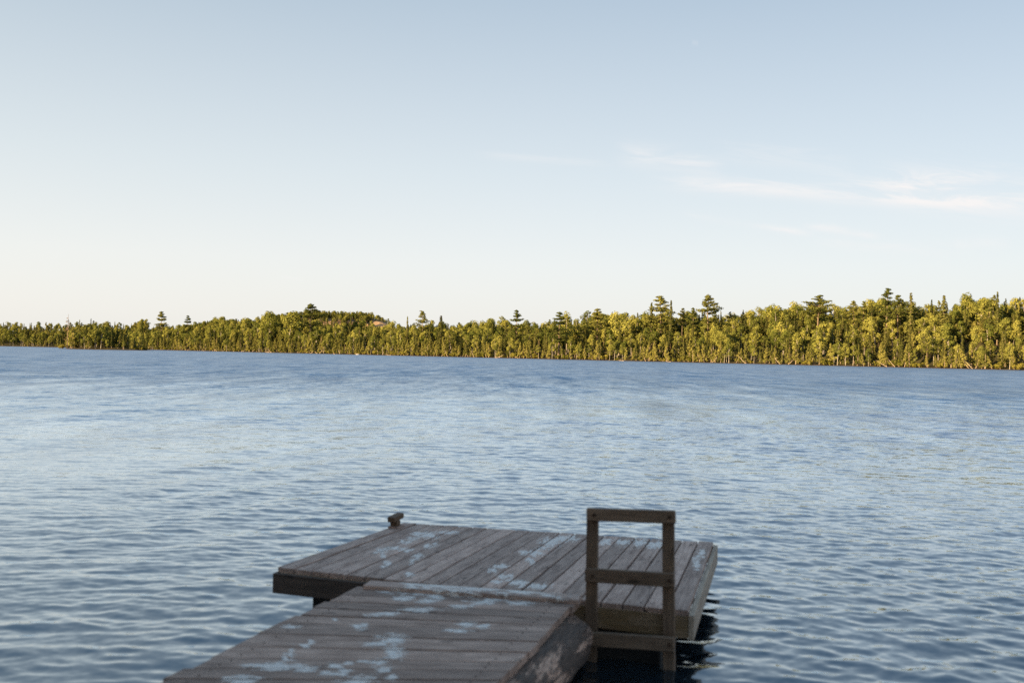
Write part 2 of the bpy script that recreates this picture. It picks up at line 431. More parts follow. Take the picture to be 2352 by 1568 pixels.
# ------------------------------------------------------------------ water
def water():
    rr = [0.6]
    while rr[-1] < 170: rr.append(rr[-1] * (1.0031 if rr[-1] > 6 else 1.02))
    while rr[-1] < 6000: rr.append(rr[-1] * 1.12)
    rr = np.array(rr)
    az = np.concatenate([np.radians(np.arange(-180, -44, 3.0)), np.radians(np.linspace(-42, 42, 560)), np.radians(np.arange(44, 180, 3.0))])
    Rg, A = np.meshgrid(rr, az, indexing='ij')
    X = Rg * np.sin(A); Y = Rg * np.cos(A); Z = np.zeros_like(X)
    r_ = np.random.default_rng(5)
    near = Rg < 175
    Xn = X; Yn = Y; DX = np.zeros_like(X); DY = np.zeros_like(X)
    # gusts: slow change of wave height over the lake
    gust = 1 + 0.5 * np.sin(X * .11 + Y * .07 + 1.3) * np.sin(Y * .19 - X * .05) + 0.2 * np.sin(X * .31 - Y * .23)
    N = 110
    for k in range(N):
        lam = 0.12 * (0.75 / 0.12) ** (r_.random() ** 1.0) if k > 6 else r_.uniform(1.4, 2.8)
        th = math.radians(-101) + r_.normal(0, 0.55 if lam < 0.7 else 0.30)       # direction of travel: towards the viewer
        kx, ky = math.cos(th) * 2 * math.pi / lam, math.sin(th) * 2 * math.pi / lam
        slope = 0.0135 * (1.0 if lam < 0.4 else 0.7 if lam < 1 else .4)
        a = slope * lam / (2 * math.pi) 
        q1, q2, q3, q4 = r_.uniform(.5, 1.9, 4); c1, c2 = r_.uniform(0, 6.28, 2)
        envk = np.clip(.85 + 1.0 * np.sin(q1 * X + q2 * .6 * Y + c1) * np.sin(q3 * .7 * Y - q4 * .6 * X + c2), .05, 3)
        a = a * envk
        sp = Rg * 0.0031
        fade = smooth((lam / 2.4 - sp) / (lam / 8))
        if k in (7, 8, 9, 10):      # an old wake crossing from the left
            lam = (1.05, 1.2, 1.32, 1.5)[k - 7]; th = math.radians((-22, -27, -25, -31)[k - 7]); kx, ky = math.cos(th) * 2 * math.pi / lam, math.sin(th) * 2 * math.pi / lam
            a = .021 * lam / 6.283 * smooth((6 - X) / 10); fade = smooth((lam / 2.4 - sp) / (lam / 8))
        ph = kx * X + ky * Y + r_.random() * 6.28 + 0.8 * np.sin(X * .23 * math.cos(k) + Y * .31 * math.sin(k * 1.7) + k)
        Z += a * fade * gust * np.sin(ph)
        DX += -a * 0.6 * fade * gust * math.cos(th) * np.cos(ph) * -1
        DY += -a * 0.6 * fade * gust * math.sin(th) * np.cos(ph) * -1
    lee = 0.38 + 0.72 * smooth((X + 9) / 12) + 0.45 * smooth((Rg - 9) / 16) * (1 - smooth((X + 9) / 12))
    lee = lee * .88
    Z *= near * lee; DX *= lee; DY *= lee
    X = X + DX * near; Y = Y + DY * near
    mb = MB(); n0, n1_ = Rg.shape
    i = np.arange(n0 - 1)[:, None]; j = np.arange(n1_)[None]; j2 = (j + 1) % n1_
    f = np.stack([i * n1_ + j, (i + 1) * n1_ + j, (i + 1) * n1_ + j2, i * n1_ + j2], -1).reshape(-1, 4)[:, ::-1]
    mb.add(np.stack([X, Y, Z], -1).reshape(-1, 3), f)
    # centre cap
    mb.f.append(np.array([list(range(n1_))])); mb.mi.append(np.zeros(1))
    m_, g_, out = newmat('lake_water')
    ge = g_.n('ShaderNodeNewGeometry'); P = ge.outputs['Position']
    dist = g_.n('ShaderNodeVectorMath', operation='LENGTH'); g_.put(dist.inputs[0], P); dist = dist.outputs['Value']
    def slopes(scale, amp, rot=8, detail=2):
        nd = g_.n('ShaderNodeTexNoise'); g_.put(nd.inputs['Vector'], g_.mapping(P, scale, (0, 0, math.radians(rot))))
        nd.inputs['Scale'].default_value = 1.0; nd.inputs['Detail'].default_value = detail; nd.inputs['Roughness'].default_value = .6
        v = g_.n('ShaderNodeVectorMath', operation='SUBTRACT'); g_.put(v.inputs[0], nd.outputs['Color']); v.inputs[1].default_value = (.5, .5, .5)
        w = g_.n('ShaderNodeVectorMath', operation='SCALE'); g_.put(w.inputs[0], v.outputs[0]); g_.put(w.inputs['Scale'], amp)
        return w.outputs[0]
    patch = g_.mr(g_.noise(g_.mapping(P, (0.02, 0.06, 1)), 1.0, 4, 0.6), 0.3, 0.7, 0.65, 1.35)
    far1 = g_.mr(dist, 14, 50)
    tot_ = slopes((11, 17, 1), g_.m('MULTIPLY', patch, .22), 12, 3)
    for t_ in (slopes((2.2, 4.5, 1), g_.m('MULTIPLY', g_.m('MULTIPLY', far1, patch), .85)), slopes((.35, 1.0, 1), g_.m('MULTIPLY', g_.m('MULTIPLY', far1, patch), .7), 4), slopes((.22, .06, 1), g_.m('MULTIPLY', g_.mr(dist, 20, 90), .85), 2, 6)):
        v = g_.n('ShaderNodeVectorMath', operation='ADD'); g_.put(v.inputs[0], tot_); g_.put(v.inputs[1], t_); tot_ = v.outputs[0]
    v = g_.n('ShaderNodeVectorMath', operation='MULTIPLY'); g_.put(v.inputs[0], tot_); v.inputs[1].default_value = (1, 1, 0)
    w = g_.n('ShaderNodeVectorMath', operation='ADD'); g_.put(w.inputs[0], ge.outputs['Normal']); g_.put(w.inputs[1], v.outputs[0])
    nn_ = g_.n('ShaderNodeVectorMath', operation='NORMALIZE'); g_.put(nn_.inputs[0], w.outputs[0])
    fr = g_.n('ShaderNodeFresnel'); fr.inputs['IOR'].default_value = 1.333; g_.put(fr.inputs['Normal'], nn_.outputs[0])
    gl = g_.n('ShaderNodeBsdfGlossy'); gl.inputs['Color'].default_value = (.84, .93, 1.0, 1); g_.put(gl.inputs['Normal'], nn_.outputs[0])
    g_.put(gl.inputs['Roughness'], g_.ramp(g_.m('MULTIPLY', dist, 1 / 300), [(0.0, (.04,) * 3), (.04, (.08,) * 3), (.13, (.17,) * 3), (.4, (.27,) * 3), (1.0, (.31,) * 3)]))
    # cat's paws: short patches where the wind roughens the surface and it mirrors less sky
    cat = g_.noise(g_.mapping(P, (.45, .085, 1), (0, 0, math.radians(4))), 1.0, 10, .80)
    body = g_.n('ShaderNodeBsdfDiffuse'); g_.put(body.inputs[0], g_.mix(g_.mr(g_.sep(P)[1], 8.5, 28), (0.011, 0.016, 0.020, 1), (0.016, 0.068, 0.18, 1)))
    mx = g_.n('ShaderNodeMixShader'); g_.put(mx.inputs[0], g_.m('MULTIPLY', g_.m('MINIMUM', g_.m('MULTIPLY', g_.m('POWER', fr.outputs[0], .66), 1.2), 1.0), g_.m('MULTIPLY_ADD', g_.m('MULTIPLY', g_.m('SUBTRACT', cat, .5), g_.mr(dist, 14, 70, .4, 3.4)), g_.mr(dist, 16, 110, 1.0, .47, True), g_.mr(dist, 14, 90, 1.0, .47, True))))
    m_.node_tree.links.new(body.outputs[0], mx.inputs[1]); m_.node_tree.links.new(gl.outputs[0], mx.inputs[2])
    m_.node_tree.links.new(mx.outputs[0], out.inputs[0])
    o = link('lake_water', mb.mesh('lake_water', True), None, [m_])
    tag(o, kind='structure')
water()

# ------------------------------------------------------------------ trees
def cards(mb, ctr, nrm, size, mi=0, tall=1.0, r_=rng, tv=0.0):
    """many small leaf-clump faces"""
    n = len(ctr)
    nrm = nrm / (np.linalg.norm(nrm, axis=1)[:, None] + 1e-9)
    ref = r_.normal(size=(n, 3)); a = np.cross(nrm, ref); a /= np.linalg.norm(a, axis=1)[:, None] + 1e-9
    b = np.cross(nrm, a)
    s_ = (size * r_.uniform(0.6, 1.35, n))[:, None]
    q = []
    for (u_, v_) in ((-1, -.7), (.8, -1), (1, .75), (-.6, 1)):
        q.append(ctr + s_ * .5 * (u_ * r_.uniform(.7, 1.2, n)[:, None] * a + v_ * r_.uniform(.7, 1.2, n)[:, None] * b))
    V_ = np.stack(q, 1).reshape(-1, 3)
    mb.add(V_, np.arange(4 * n).reshape(-1, 4), mi, tv=tv)

def clump(mb, c, r, n, size, flat=1.0, r_=rng, mi=0, rnd=0.32):
    d = r_.normal(size=(n, 3)); d /= np.linalg.norm(d, axis=1)[:, None]
    d[:, 2] *= flat
    rad = r * r_.uniform(0.45, 1.0, n) ** 0.6
    cards(mb, np.asarray(c) + d * rad[:, None], d + rnd * r_.normal(size=(n, 3)), size, mi, r_=r_)

def proto_birch(seed, H=13.0, dens=1.0):
    r_ = np.random.default_rng(seed); tr = MB(); cr = MB()
    lean = r_.normal(0, .05, 2); k = np.linspace(0, 1, 9)
    wob = np.cumsum(r_.normal(0, .12, (9, 2)), 0)
    pts = np.c_[k * H * lean[0] + wob[:, 0] * k, k * H * lean[1] + wob[:, 1] * k, k * H * .93]
    tube(tr, pts, .125 * (1 - k) ** .8 + .03, 6)
    at = lambda q: np.array([np.interp(q, k, pts[:, 0]), np.interp(q, k, pts[:, 1]), q * H * .93])
    base = r_.uniform(.40, .58); cw = r_.uniform(.17, .25) * H
    nb = int(r_.integers(10, 15))
    for b in range(nb):
        q = base + (1.03 - base) * (b + r_.uniform(0, 1)) / nb
        t = (q - base) / (1 - base)
        w = cw * (math.sin(math.pi * min(1, (t * .82 + .16))) ** .7) * r_.uniform(.35, 1.0)
        a = r_.uniform(0, 6.28); p0 = at(max(0, q - .12))
        c = p0 + [math.cos(a) * w, math.sin(a) * w, H * .10 + r_.normal(0, .2)]
        tube(tr, [p0, (p0 + c) / 2 + [0, 0, .15], c], [.06, .04, .015], 4)
        r = r_.uniform(.95, 1.85) * H / 13
        clump(cr, c, r, int(66 * dens * r), .38, r_.uniform(.65, .95), r_)
    return tr, cr, M_BIRCHBARK, M_BIRCHLEAF

def proto_cedar(seed, H=8.0, lean=0.0, dens=1.0):
    r_ = np.random.default_rng(seed); tr = MB(); cr = MB()
    k = np.linspace(0, 1, 9)
    dx = lean * H * (np.sqrt(k + .02) - .14) ; 
    pts = np.c_[dx, r_.normal(0, .03, 9), k * H]
    tube(tr, pts, .12 * (1 - k) + .02, 6)
    base = r_.uniform(.02, .10) + abs(lean) * .3
    nb = 26
    for b in range(nb):
        q = base + (1 - base) * (b + r_.random()) / nb; t = (q - base) / (1 - base)
        w = H * .185 * (1 - t) ** .8 * (min(1, t * 6 + .45)) * r_.uniform(.5, 1.15)
        a = r_.uniform(0, 6.28)
        c = np.array([np.interp(q, k, pts[:, 0]) + math.cos(a) * w * .8, math.sin(a) * w * .8, q * H])
        p0 = np.array([np.interp(q, k, pts[:, 0]), 0, q * H - .1])
        if b % 2 == 0: tube(tr, [p0, c], [.04, .012], 3)
        r = .22 + w * .48
        clump(cr, c, r, int(40 * dens * (r + .25)), .31, 1.1, r_)
    clump(cr, [pts[-1][0], 0, H * .98], .25, 12, .3, 2.0, r_)
    return tr, cr, M_PALEBARK, M_CEDARLEAF

def proto_spruce(seed, H=13.0, dens=1.0, wid=.105, mat=None):
    r_ = np.random.default_rng(seed); tr = MB(); cr = MB()
    tube(tr, [(0, 0, 0), (.05, 0, H * .5), (0, 0, H)], [.18, .1, .02], 6)
    nb = 26; base = r_.uniform(.06, .2)
    for b in range(nb):
        t = (b + r_.random() * .5) / nb; zq = H * (base + (1 - base) * t)
        w = H * wid * (1 - t) ** .85 * r_.uniform(.65, 1.15) + .1
        n = int(26 * dens * (w + .35)); a = r_.uniform(0, 6.28, n)
        rad = w * r_.uniform(.3, 1.0, n)
        ctr = np.c_[np.cos(a) * rad, np.sin(a) * rad, zq - rad * .35 + r_.normal(0, .1, n)]
        nr = np.c_[np.cos(a), np.sin(a), np.full(n, .8)] + r_.normal(0, .35, (n, 3))
        cards(cr, ctr, nr, .34, r_=r_)
    return tr, cr, M_BARK, (mat or M_SPRUCELEAF)

def proto_pine(seed, H=20.0, layers=9, base=.42, wid=.20, lop=0.0, dens=1.0, top=True):
    """white pine: flat tiers on long up-swept limbs, gaps between them"""
    r_ = np.random.default_rng(seed); tr = MB(); cr = MB()
    k = np.linspace(0, 1, 8); pts = np.c_[np.cumsum(r_.normal(0, .06, 8)), np.cumsum(r_.normal(0, .06, 8)), k * H * .98]
    tube(tr, pts, .27 * (1 - k) + .03, 7)
    for b in range(layers):
        t = (b + .3 * r_.random()) / max(1, layers - 1); zq = H * (base + (.97 - base) * min(t, 1))
        prof = max(.02, 1 - t) ** .7 * (.55 + .45 * min(1, t * 4))
        nl = int(r_.integers(4, 7))
        for j in range(nl):
            a = 6.28 * (j + r_.random() * .8) / nl
            w = H * wid * prof * r_.uniform(.35, 1.25) * (1 + lop * math.cos(a)) + .25; zq += r_.normal(0, H * .012)
            p0 = np.array([np.interp(zq / H, k, pts[:, 0]), np.interp(zq / H, k, pts[:, 1]), zq])
            e = p0 + [math.cos(a) * w, math.sin(a) * w, w * r_.uniform(.05, .55)]
            md = (p0 + e) / 2 - [0, 0, w * .06]
            tube(tr, [p0, md, e], [.07, .05, .02], 4)
            for s_ in np.arange(.45, 1.05, .55 / max(1.0, w * .9)):
                c = p0 + (e - p0) * s_ + r_.normal(0, .1, 3) + [0, 0, .12]
                clump(cr, c, .55 + .10 * w, int(26 * dens), .32, .5, r_)
    if top: clump(cr, pts[-1], .5, 22, .34, 1.2, r_)
    return tr, cr, M_BARK, M_PINELEAF

def proto_snag(seed, H=12.0):
    r_ = np.random.default_rng(seed); tr = MB(); cr = MB()
    tube(tr, [(0, 0, 0), (.15, .05, H * .5), (.1, 0, H)], [.2, .13, .03], 6)
    for b in range(26):
        zq = H * r_.uniform(.25, .97); a = r_.uniform(0, 6.28); w = (1.05 - zq / H) * H * .13 + .3
        tube(tr, [(0.1, 0, zq), (math.cos(a) * w, math.sin(a) * w, zq - .1 + r_.normal(0, .15))], [.04, .012], 3)
        clump(cr, (math.cos(a) * w * .6, math.sin(a) * w * .6, zq), .35, 5, .25, .4, r_)
    return tr, cr, M_BARK, M_DEADTWIG

def proto_shrub(seed, r0_=1.3):
    r_ = np.random.default_rng(seed); tr = MB(); cr = MB()
    for b in range(7):
        a = r_.uniform(0, 6.28); w = r_.uniform(0, r0_)
        c = np.array([math.cos(a) * w, math.sin(a) * w, r_.uniform(.4, 1.25) * r0_ * .8])
        tube(tr, [(0, 0, 0), c], [.04, .015], 3)
        clump(cr, c, r_.uniform(.5, .85) * r0_ * .7, 36, .3, .8, r_)
    return tr, cr, M_PALEBARK, M_SHRUBLEAF

KINDS = {
    'birch': [proto_birch(i) for i in range(8)],
    'cedar': [proto_cedar(20 + i, 8, l) for i, l in enumerate((0, 0, .05, -.22, .25, -.1, .38))],
    'spruce': [proto_spruce(40 + i, 13, 1, w) for i, w in enumerate((.10, .12, .085, .14))],
    'pine': [proto_pine(60 + i, 20, *a) for i, a in enumerate([(9, .38, .20, .0), (8, .45, .24, .45), (11, .3, .17, .1), (7, .5, .26, -.4)])],
    'snag': [proto_snag(80 + i) for i in range(2)],
    'shrub': [proto_shrub(90 + i) for i in range(4)],
}
BASE_H = dict(birch=13.0, cedar=8.0, spruce=13.0, pine=20.0, snag=12.0, shrub=2.0)
MESH = {}
for kd, lst in KINDS.items():
    for i_, (tr, cr, mt, ml) in enumerate(lst):
        t_ = tr.mesh(kd + '_trunk'); c_ = cr.mesh(kd + '_crown'); t_.materials.append(mt); c_.materials.append(ml)
        MESH[kd, i_] = (t_, c_)
NAMES = dict(birch='birch_tree', cedar='cedar_tree', spruce='spruce_tree', pine='pine_tree', snag='dead_tree', shrub='shrub')
CATS = dict(birch='birch tree', cedar='cedar tree', spruce='spruce tree', pine='pine tree', snag='dead tree', shrub='shrub')

def place_tree(kd, var, X, Y, Z, sc, rz, label, group=None, sxy=None, tilt=0.0):
    root = empty(NAMES[kd], (X, Y, Z))
    root.rotation_euler = (0, tilt, rz); root.scale = (sxy or sc, sxy or sc, sc)
    t_, c_ = MESH[kd, var]
    o1 = bpy.data.objects.new('trunk', t_); C.objects.link(o1); o1.parent = root
    o2 = bpy.data.objects.new('crown', c_); C.objects.link(o2); o2.parent = root
    tag(root, label, CATS[kd], group)
    return root

def col_of(X, Y): return WPX / 2 + FPX * X / Y

# --- emergent and landmark trees: (kind, variant, column, top row, distance behind the shoreline, width factor, turn, label)
HERO = [
 ('pine', 2, 372, 715, 25, 1.1, 0, 'tall dark pine standing above the left stretch of forest, just right of the low point'),
 ('pine', 2, 430, 724, 30, .9, 2, 'shorter bushy pine on the skyline, next right from the tall pine by the point'),
 ('birch', 3, 603, 713, 22, .8, 1, 'leftmost of three thin round-headed birches rising over the canopy left of the rocky hill'),
 ('birch', 1, 619, 715, 20, .9, 4, 'middle one of three thin round-headed birches rising over the canopy left of the rocky hill'),
 ('birch', 5, 663, 711, 18, 1.2, 3, 'broad open-crowned birch just left of the tall tiered pine beside the rocky hill'),
 ('pine', 1, 713, 697, 30, 1.25, .2, 'tall tiered pine with wide lower limbs just left of the rocky hill'),
 ('spruce', 2, 935, 725, 20, .8, 0, 'thin lone spruce spire just right of the rocky hill cliff'),
 ('pine', 0, 969, 715, 28, .95, 3.3, 'open-limbed ragged pine standing alone right of the rocky hill'),
 ('spruce', 0, 1012, 723, 20, 1.5, 0, 'pointed spruce with broad bushy skirt at the lowest dip of the skyline'),
 ('pine', 2, 1186, 711, 22, .85, 1, 'narrow bushy pine on the skyline near the middle of the photo'),
 ('pine', 2, 1282, 716, 6, 1.15, 2, 'large pine with limbs reaching low, in front of the dark forest left of the ladder'),
 ('birch', 4, 1301, 716, 16, .7, 2, 'small round birch head on the skyline touching the large low-limbed pine'),
 ('pine', 2, 1373, 708, 30, 1.35, 5, 'dense rounded bushy pine on the skyline above the left ladder post'),
 ('birch', 6, 1422, 717, 20, .9, 1, 'pale open birch top on the skyline above the ladder'),
 ('spruce', 2, 1495, 693, 30, 1.1, 0, 'dark narrow spruce touching the left side of the broad golden pine'),
 ('pine', 0, 1518, 681, 34, 1.25, 1.2, 'broad golden pine between two narrow spruces above the ladder'),
 ('spruce', 2, 1540, 688, 30, .9, 2, 'reddish narrow spruce touching the right side of the broad golden pine'),
 ('pine', 3, 1566, 708, 40, .7, 0, 'small flat-topped pine on the skyline right of the reddish spruce spire'),
 ('pine', 2, 1592, 706, 36, .8, .5, 'small dark pine immediately left of the tallest tiered pine right of the ladder'),
 ('pine', 1, 1626, 676, 36, 1.0, 0, 'tall tiered pine with long limbs sweeping right, just right of the ladder'),
 ('pine', 3, 1881, 678, 40, 1.3, 1.0, 'wide flat-tiered pine with drooping right limbs alone on the right-hand skyline'),
 ('pine', 1, 1959, 690, 40, .8, 2.6, 'open pine with limbs sweeping left on the right-hand skyline'),
 ('pine', 2, 1981, 691, 42, .7, 2, 'short pointed pine between the left-sweeping open pine and the small dark spruce'),
 ('spruce', 1, 2001, 692, 44, .9, 0, 'small dark spruce just left of the highest flat-topped pine'),
 ('pine', 0, 2035, 664, 36, .85, 4, 'highest flat-topped pine on the right-hand skyline'),
 ('pine', 3, 2063, 678, 36, .8, 2, 'rounded dark pine just right of the highest flat-topped pine'),
 ('spruce', 0, 2091, 670, 30, 1.1, 1, 'tall dark spruce rising from dark growth on the right-hand skyline'),
 ('spruce', 1, 2167, 676, 30, 1.2, 1, 'pointed spruce alone between two flat stretches of the right-hand skyline'),
 ('spruce', 2, 2290, 668, 34, .8, 1, 'thin spruce spire nearest the right edge of the photo'),
 ('pine', 2, 2271, 688, 36, .5, 1, 'small dark pointed pine just left of the rightmost spruce spire'),
]
herocol = []
def main_point(px, t):
    """point t metres inland of the main shoreline in picture column px"""
    k = (px - WPX / 2) / FPX; D = float(shore_depth(px))
    n = np.array([385.0, 483.0]); n /= np.linalg.norm(n)      # inland normal
    for _ in range(12):
        X, Y = k * D, D
        D += (t - float(sdist(np.array(X), np.array(Y)))) * 0.8
    return k * D, D
for (kd, var, px, py, t, wf, rz, lab) in HERO:
    X, Y = main_point(px, t); Z = float(land(np.array(X), np.array(Y)))
    top = CAMZ + (horizon(px) - py) / FPX * Y
    sc = (top - Z) / BASE_H[kd]
    place_tree(kd, var, X, Y, Z - .1, sc, rz, lab, 'pines and other trees standing out on the skyline', sxy=wf * sc * (1.35 if kd == 'pine' else 1.1))
    herocol.append((X, Y))
# the dead-topped tree and the spires on the wooded point
for (kd, var, px, py, D, wf, lab) in [('snag', 0, 155, 720, 600, .9, 'tall dead-topped tree on the left end of the wooded point'),
        ('spruce', 2, 182, 733, 601, .75, 'left one of two thin dark spruce spires on the wooded point'),
        ('spruce', 2, 208, 730, 603, .75, 'right one of two thin dark spruce spires on the wooded point')]:
    X = (px - WPX / 2) / FPX * D; Z = float(land(np.array(X), np.array(float(D))))
    top = CAMZ + (horizon(px) - py) / FPX * D; sc = (top - Z) / BASE_H[kd]
    place_tree(kd, var, X, D, Z - .1, sc, 1.0, lab, 'tall trees on the wooded point', sxy=wf * sc)

# --- the forest: every tree gets a place, the ones that show largest become objects of their own
cand = []     # kind, variant, x, y, z, scale, rotation, zone
n_in = np.array([385.0, 483.0]); n_in /= np.linalg.norm(n_in); al = np.array([483.0, -385.0]); al /= np.linalg.norm(al)
A0 = np.array([-284.0, 772.0]); LEN = 617.7
def heroes_ok(X, Y): return all((X - a) ** 2 + (Y - b) ** 2 > 9 for a, b in herocol)
def add_c(kd, X, Y, hgt, sxyf=1.0, tilt=0.0, rz=None, var=None, row=''):
    Z = float(land(np.array(float(X)), np.array(float(Y))))
    cand.append([kd, int(rng.integers(0, len(KINDS[kd]))) if var is None else var, X, Y, Z - .1, hgt / BASE_H[kd], rng.uniform(0, 6.28) if rz is None else rz, sxyf, tilt, row, hgt])
s = -25.0
while s < LEN + 70:          # waterline row: cedars and shrubs, many leaning out over the water
    far_ = 1 - s / LEN
    p = A0 + al * s + n_in * rng.uniform(.8, 3.2)
    u_ = rng.random()
    if u_ < .62:
        lean = rng.random() < .4
        v_ = int(rng.choice([3, 4, 5, 6])) if lean else int(rng.choice([0, 1, 2]))
        add_c('cedar', p[0], p[1], rng.uniform(4.5, 10.0), rng.uniform(.85, 1.3), 0, rng.uniform(-.9, .9) + (math.pi if rng.random() < .4 else 0), v_, 'front')
    elif u_ < .86: add_c('shrub', p[0], p[1], rng.uniform(1.8, 4.0), 1.0, row='front')
    else: add_c('birch', p[0], p[1], rng.uniform(7, 10.5), 1.0, row='front')
    s += rng.uniform(1.5, 3.4)
for t in np.arange(5.5, 98, 5.4):
    s = -60.0 + rng.uniform(0, 4)
    while s < LEN + 90:
        p = A0 + al * s + n_in * (t + rng.uniform(-2, 2))
        u_ = rng.random()
        if heroes_ok(*p):
            if u_ < (.42 if t > 16 else .22): add_c('birch', p[0], p[1], rng.uniform(9.0, 15.5) * (1 + .12 * math.sin(s * .09 + 2 * math.sin(s * .031))) * (1 if t > 9 else .85), rng.uniform(.9, 1.15), row='mid')
            elif u_ < (.82 if t > 16 else .45): add_c('spruce', p[0], p[1], rng.uniform(7, 15.0), rng.uniform(1.0, 1.5), row='mid')
            elif u_ < .93: add_c('cedar', p[0], p[1], rng.uniform(7, 10.5), 1.15, var=int(rng.integers(0, 3)), row='mid')
            elif u_ < .955 and t < 40: add_c('snag', p[0], p[1], rng.uniform(8, 13), .8, row='mid')
            else: add_c('pine', p[0], p[1], rng.uniform(11, 15.5), .9, row='mid')
        s += rng.uniform(4.0, 6.8)
# bay shore at the far left
for t in list(np.arange(2, 60, 7)):
    for a, b in zip(SL[1:6], SL[2:7]):
        L_ = np.linalg.norm(b - a); d_ = (b - a) / L_; nn = np.array([-d_[1], d_[0]]); q = 0.0
        while q < L_:
            p = a + d_ * q + nn * (t + rng.uniform(-2, 2))
            if sdist(p[None, 0], p[None, 1])[0] > 1:
                u_ = rng.random()
                kd = 'birch' if u_ < .5 else ('spruce' if u_ < .78 else ('cedar' if u_ < .9 else ('snag' if u_ < .93 else 'pine')))
                add_c(kd, p[0], p[1], rng.uniform(9, 14) if t > 5 else rng.uniform(6, 12), 1.1, row='bay')
            q += rng.uniform(4, 8)
# the wooded point
for _ in range(200):
    X, Y = rng.uniform(-277, -213), rng.uniform(583, 621)
    e = float(ell(np.array(X), np.array(Y)))
    if e > .04:
        px = col_of(X, Y)
        lo = 5 if e < .2 else 9
        kd = 'shrub' if e < (.14 if px < 280 else .4) and rng.random() < .6 else ('spruce' if rng.random() < .2 else ('cedar' if rng.random() < .6 else 'birch'))
        hh = rng.uniform(1.8, 3.5) if kd == 'shrub' else rng.uniform(lo, lo + 4.5)
        if px > 290: hh *= .75
        add_c(kd, X, Y, hh, 1.1 if kd != 'shrub' else 1.0, row='point')

# which of them show: a height buffer over the picture's columns, nearest trees first
n_obj = len(cand)      # undergrowth further up the slope, so that no sky shows between the trunks
for t in np.arange(38, 104, 5):
    s = -60.0
    while s < LEN + 90:
        p = A0 + al * s + n_in * (t + rng.uniform(-2, 2)); add_c('cedar', p[0], p[1], rng.uniform(5, 9), 1.9, var=int(rng.integers(0, 3)), row='mid'); s += rng.uniform(3, 5)
for t in (22, 30, 40, 50):
    for a, b in zip(SL[1:6], SL[2:7]):
        L_ = np.linalg.norm(b - a); d_ = (b - a) / L_; nn = np.array([-d_[1], d_[0]]); q = 0.0
        while q < L_:
            p = a + d_ * q + nn * t
            if sdist(p[None, 0], p[None, 1])[0] > 1: add_c('cedar', p[0], p[1], rng.uniform(7, 11), 1.9, var=int(rng.integers(0, 3)), row='bay')
            q += rng.uniform(4, 7)
vis = np.zeros(len(cand)); buf = np.full(4000, 2000.0)
order = np.argsort([c[3] for c in cand])
for ci in order:
    kd, var, X, Y, Z, sc, rz, sf, tl, row, hgt = cand[ci]
    pc = col_of(X, Y); hw = {'birch': 2.6, 'cedar': 1.2, 'spruce': 1.2, 'pine': 2.6, 'snag': 1.2, 'shrub': 1.4}[kd] * sf * hgt / BASE_H[kd] * FPX / Y
    a, b = int(max(0, pc - hw + 400)), int(min(3999, pc + hw + 400))
    if pc < -20 or pc > WPX + 20 or b <= a: continue
    yt = horizon(pc) - (Z + hgt - CAMZ) / Y * FPX; yb = horizon(pc) - (Z - CAMZ) / Y * FPX
    seg = buf[a:b + 1]
    v_ = np.maximum(0, np.minimum(seg, yb) - yt)
    vis[ci] = v_.sum()
    buf[a:b + 1] = np.minimum(seg, np.maximum(yt + .18 * (yb - yt), 0))
LIMIT = dict(birch=240, cedar=240, spruce=200, pine=40, snag=16, shrub=60)
chosen = set()
for kd, lim in LIMIT.items():
    idx = [i_ for i_ in np.argsort(-vis) if cand[i_][0] == kd and vis[i_] > 3 and i_ < n_obj][:lim]
    chosen |= set(int(q) for q in idx)

ADJ = dict(birch='yellow-green birch', cedar='olive-green cedar', spruce='dark pointed spruce', pine='bushy green pine', snag='bare brown dead tree', shrub='low bright green shrub')
PL = dict(birch='birches', cedar='cedars', spruce='spruces', pine='pines', snag='dead trees', shrub='shrubs')
def zone(px, row):
    if row == 'bay': return 'on the bay shore behind the wooded point'
    if row == 'point': return 'on the low wooded point at far left'
    z_ = ('left of the rocky hill' if px < 600 else 'below the rocky hill' if px < 925 else 'between the rocky hill and the ladder' if px < 1340
          else 'above the ladder' if px < 1560 else 'just right of the ladder' if px < 1900 else 'toward the right edge')
    return (('rooted at the waterline ' if row == 'front' else 'in the forest ') + z_)
for i_ in sorted(chosen):
    kd, var, X, Y, Z, sc, rz, sf, tl, row, hgt = cand[i_]
    px = col_of(X, Y); zn = zone(px, row)
    lean = kd == 'cedar' and var in (3, 4, 6)
    ad = 'leaning pale-trunked cedar' if lean else ADJ[kd]
    place_tree(kd, var, X, Y, Z, sc, rz, ad + ' ' + zn, ('leaning ' if lean else '') + PL[kd] + ' ' + zn, sxy=sc * sf, tilt=tl)

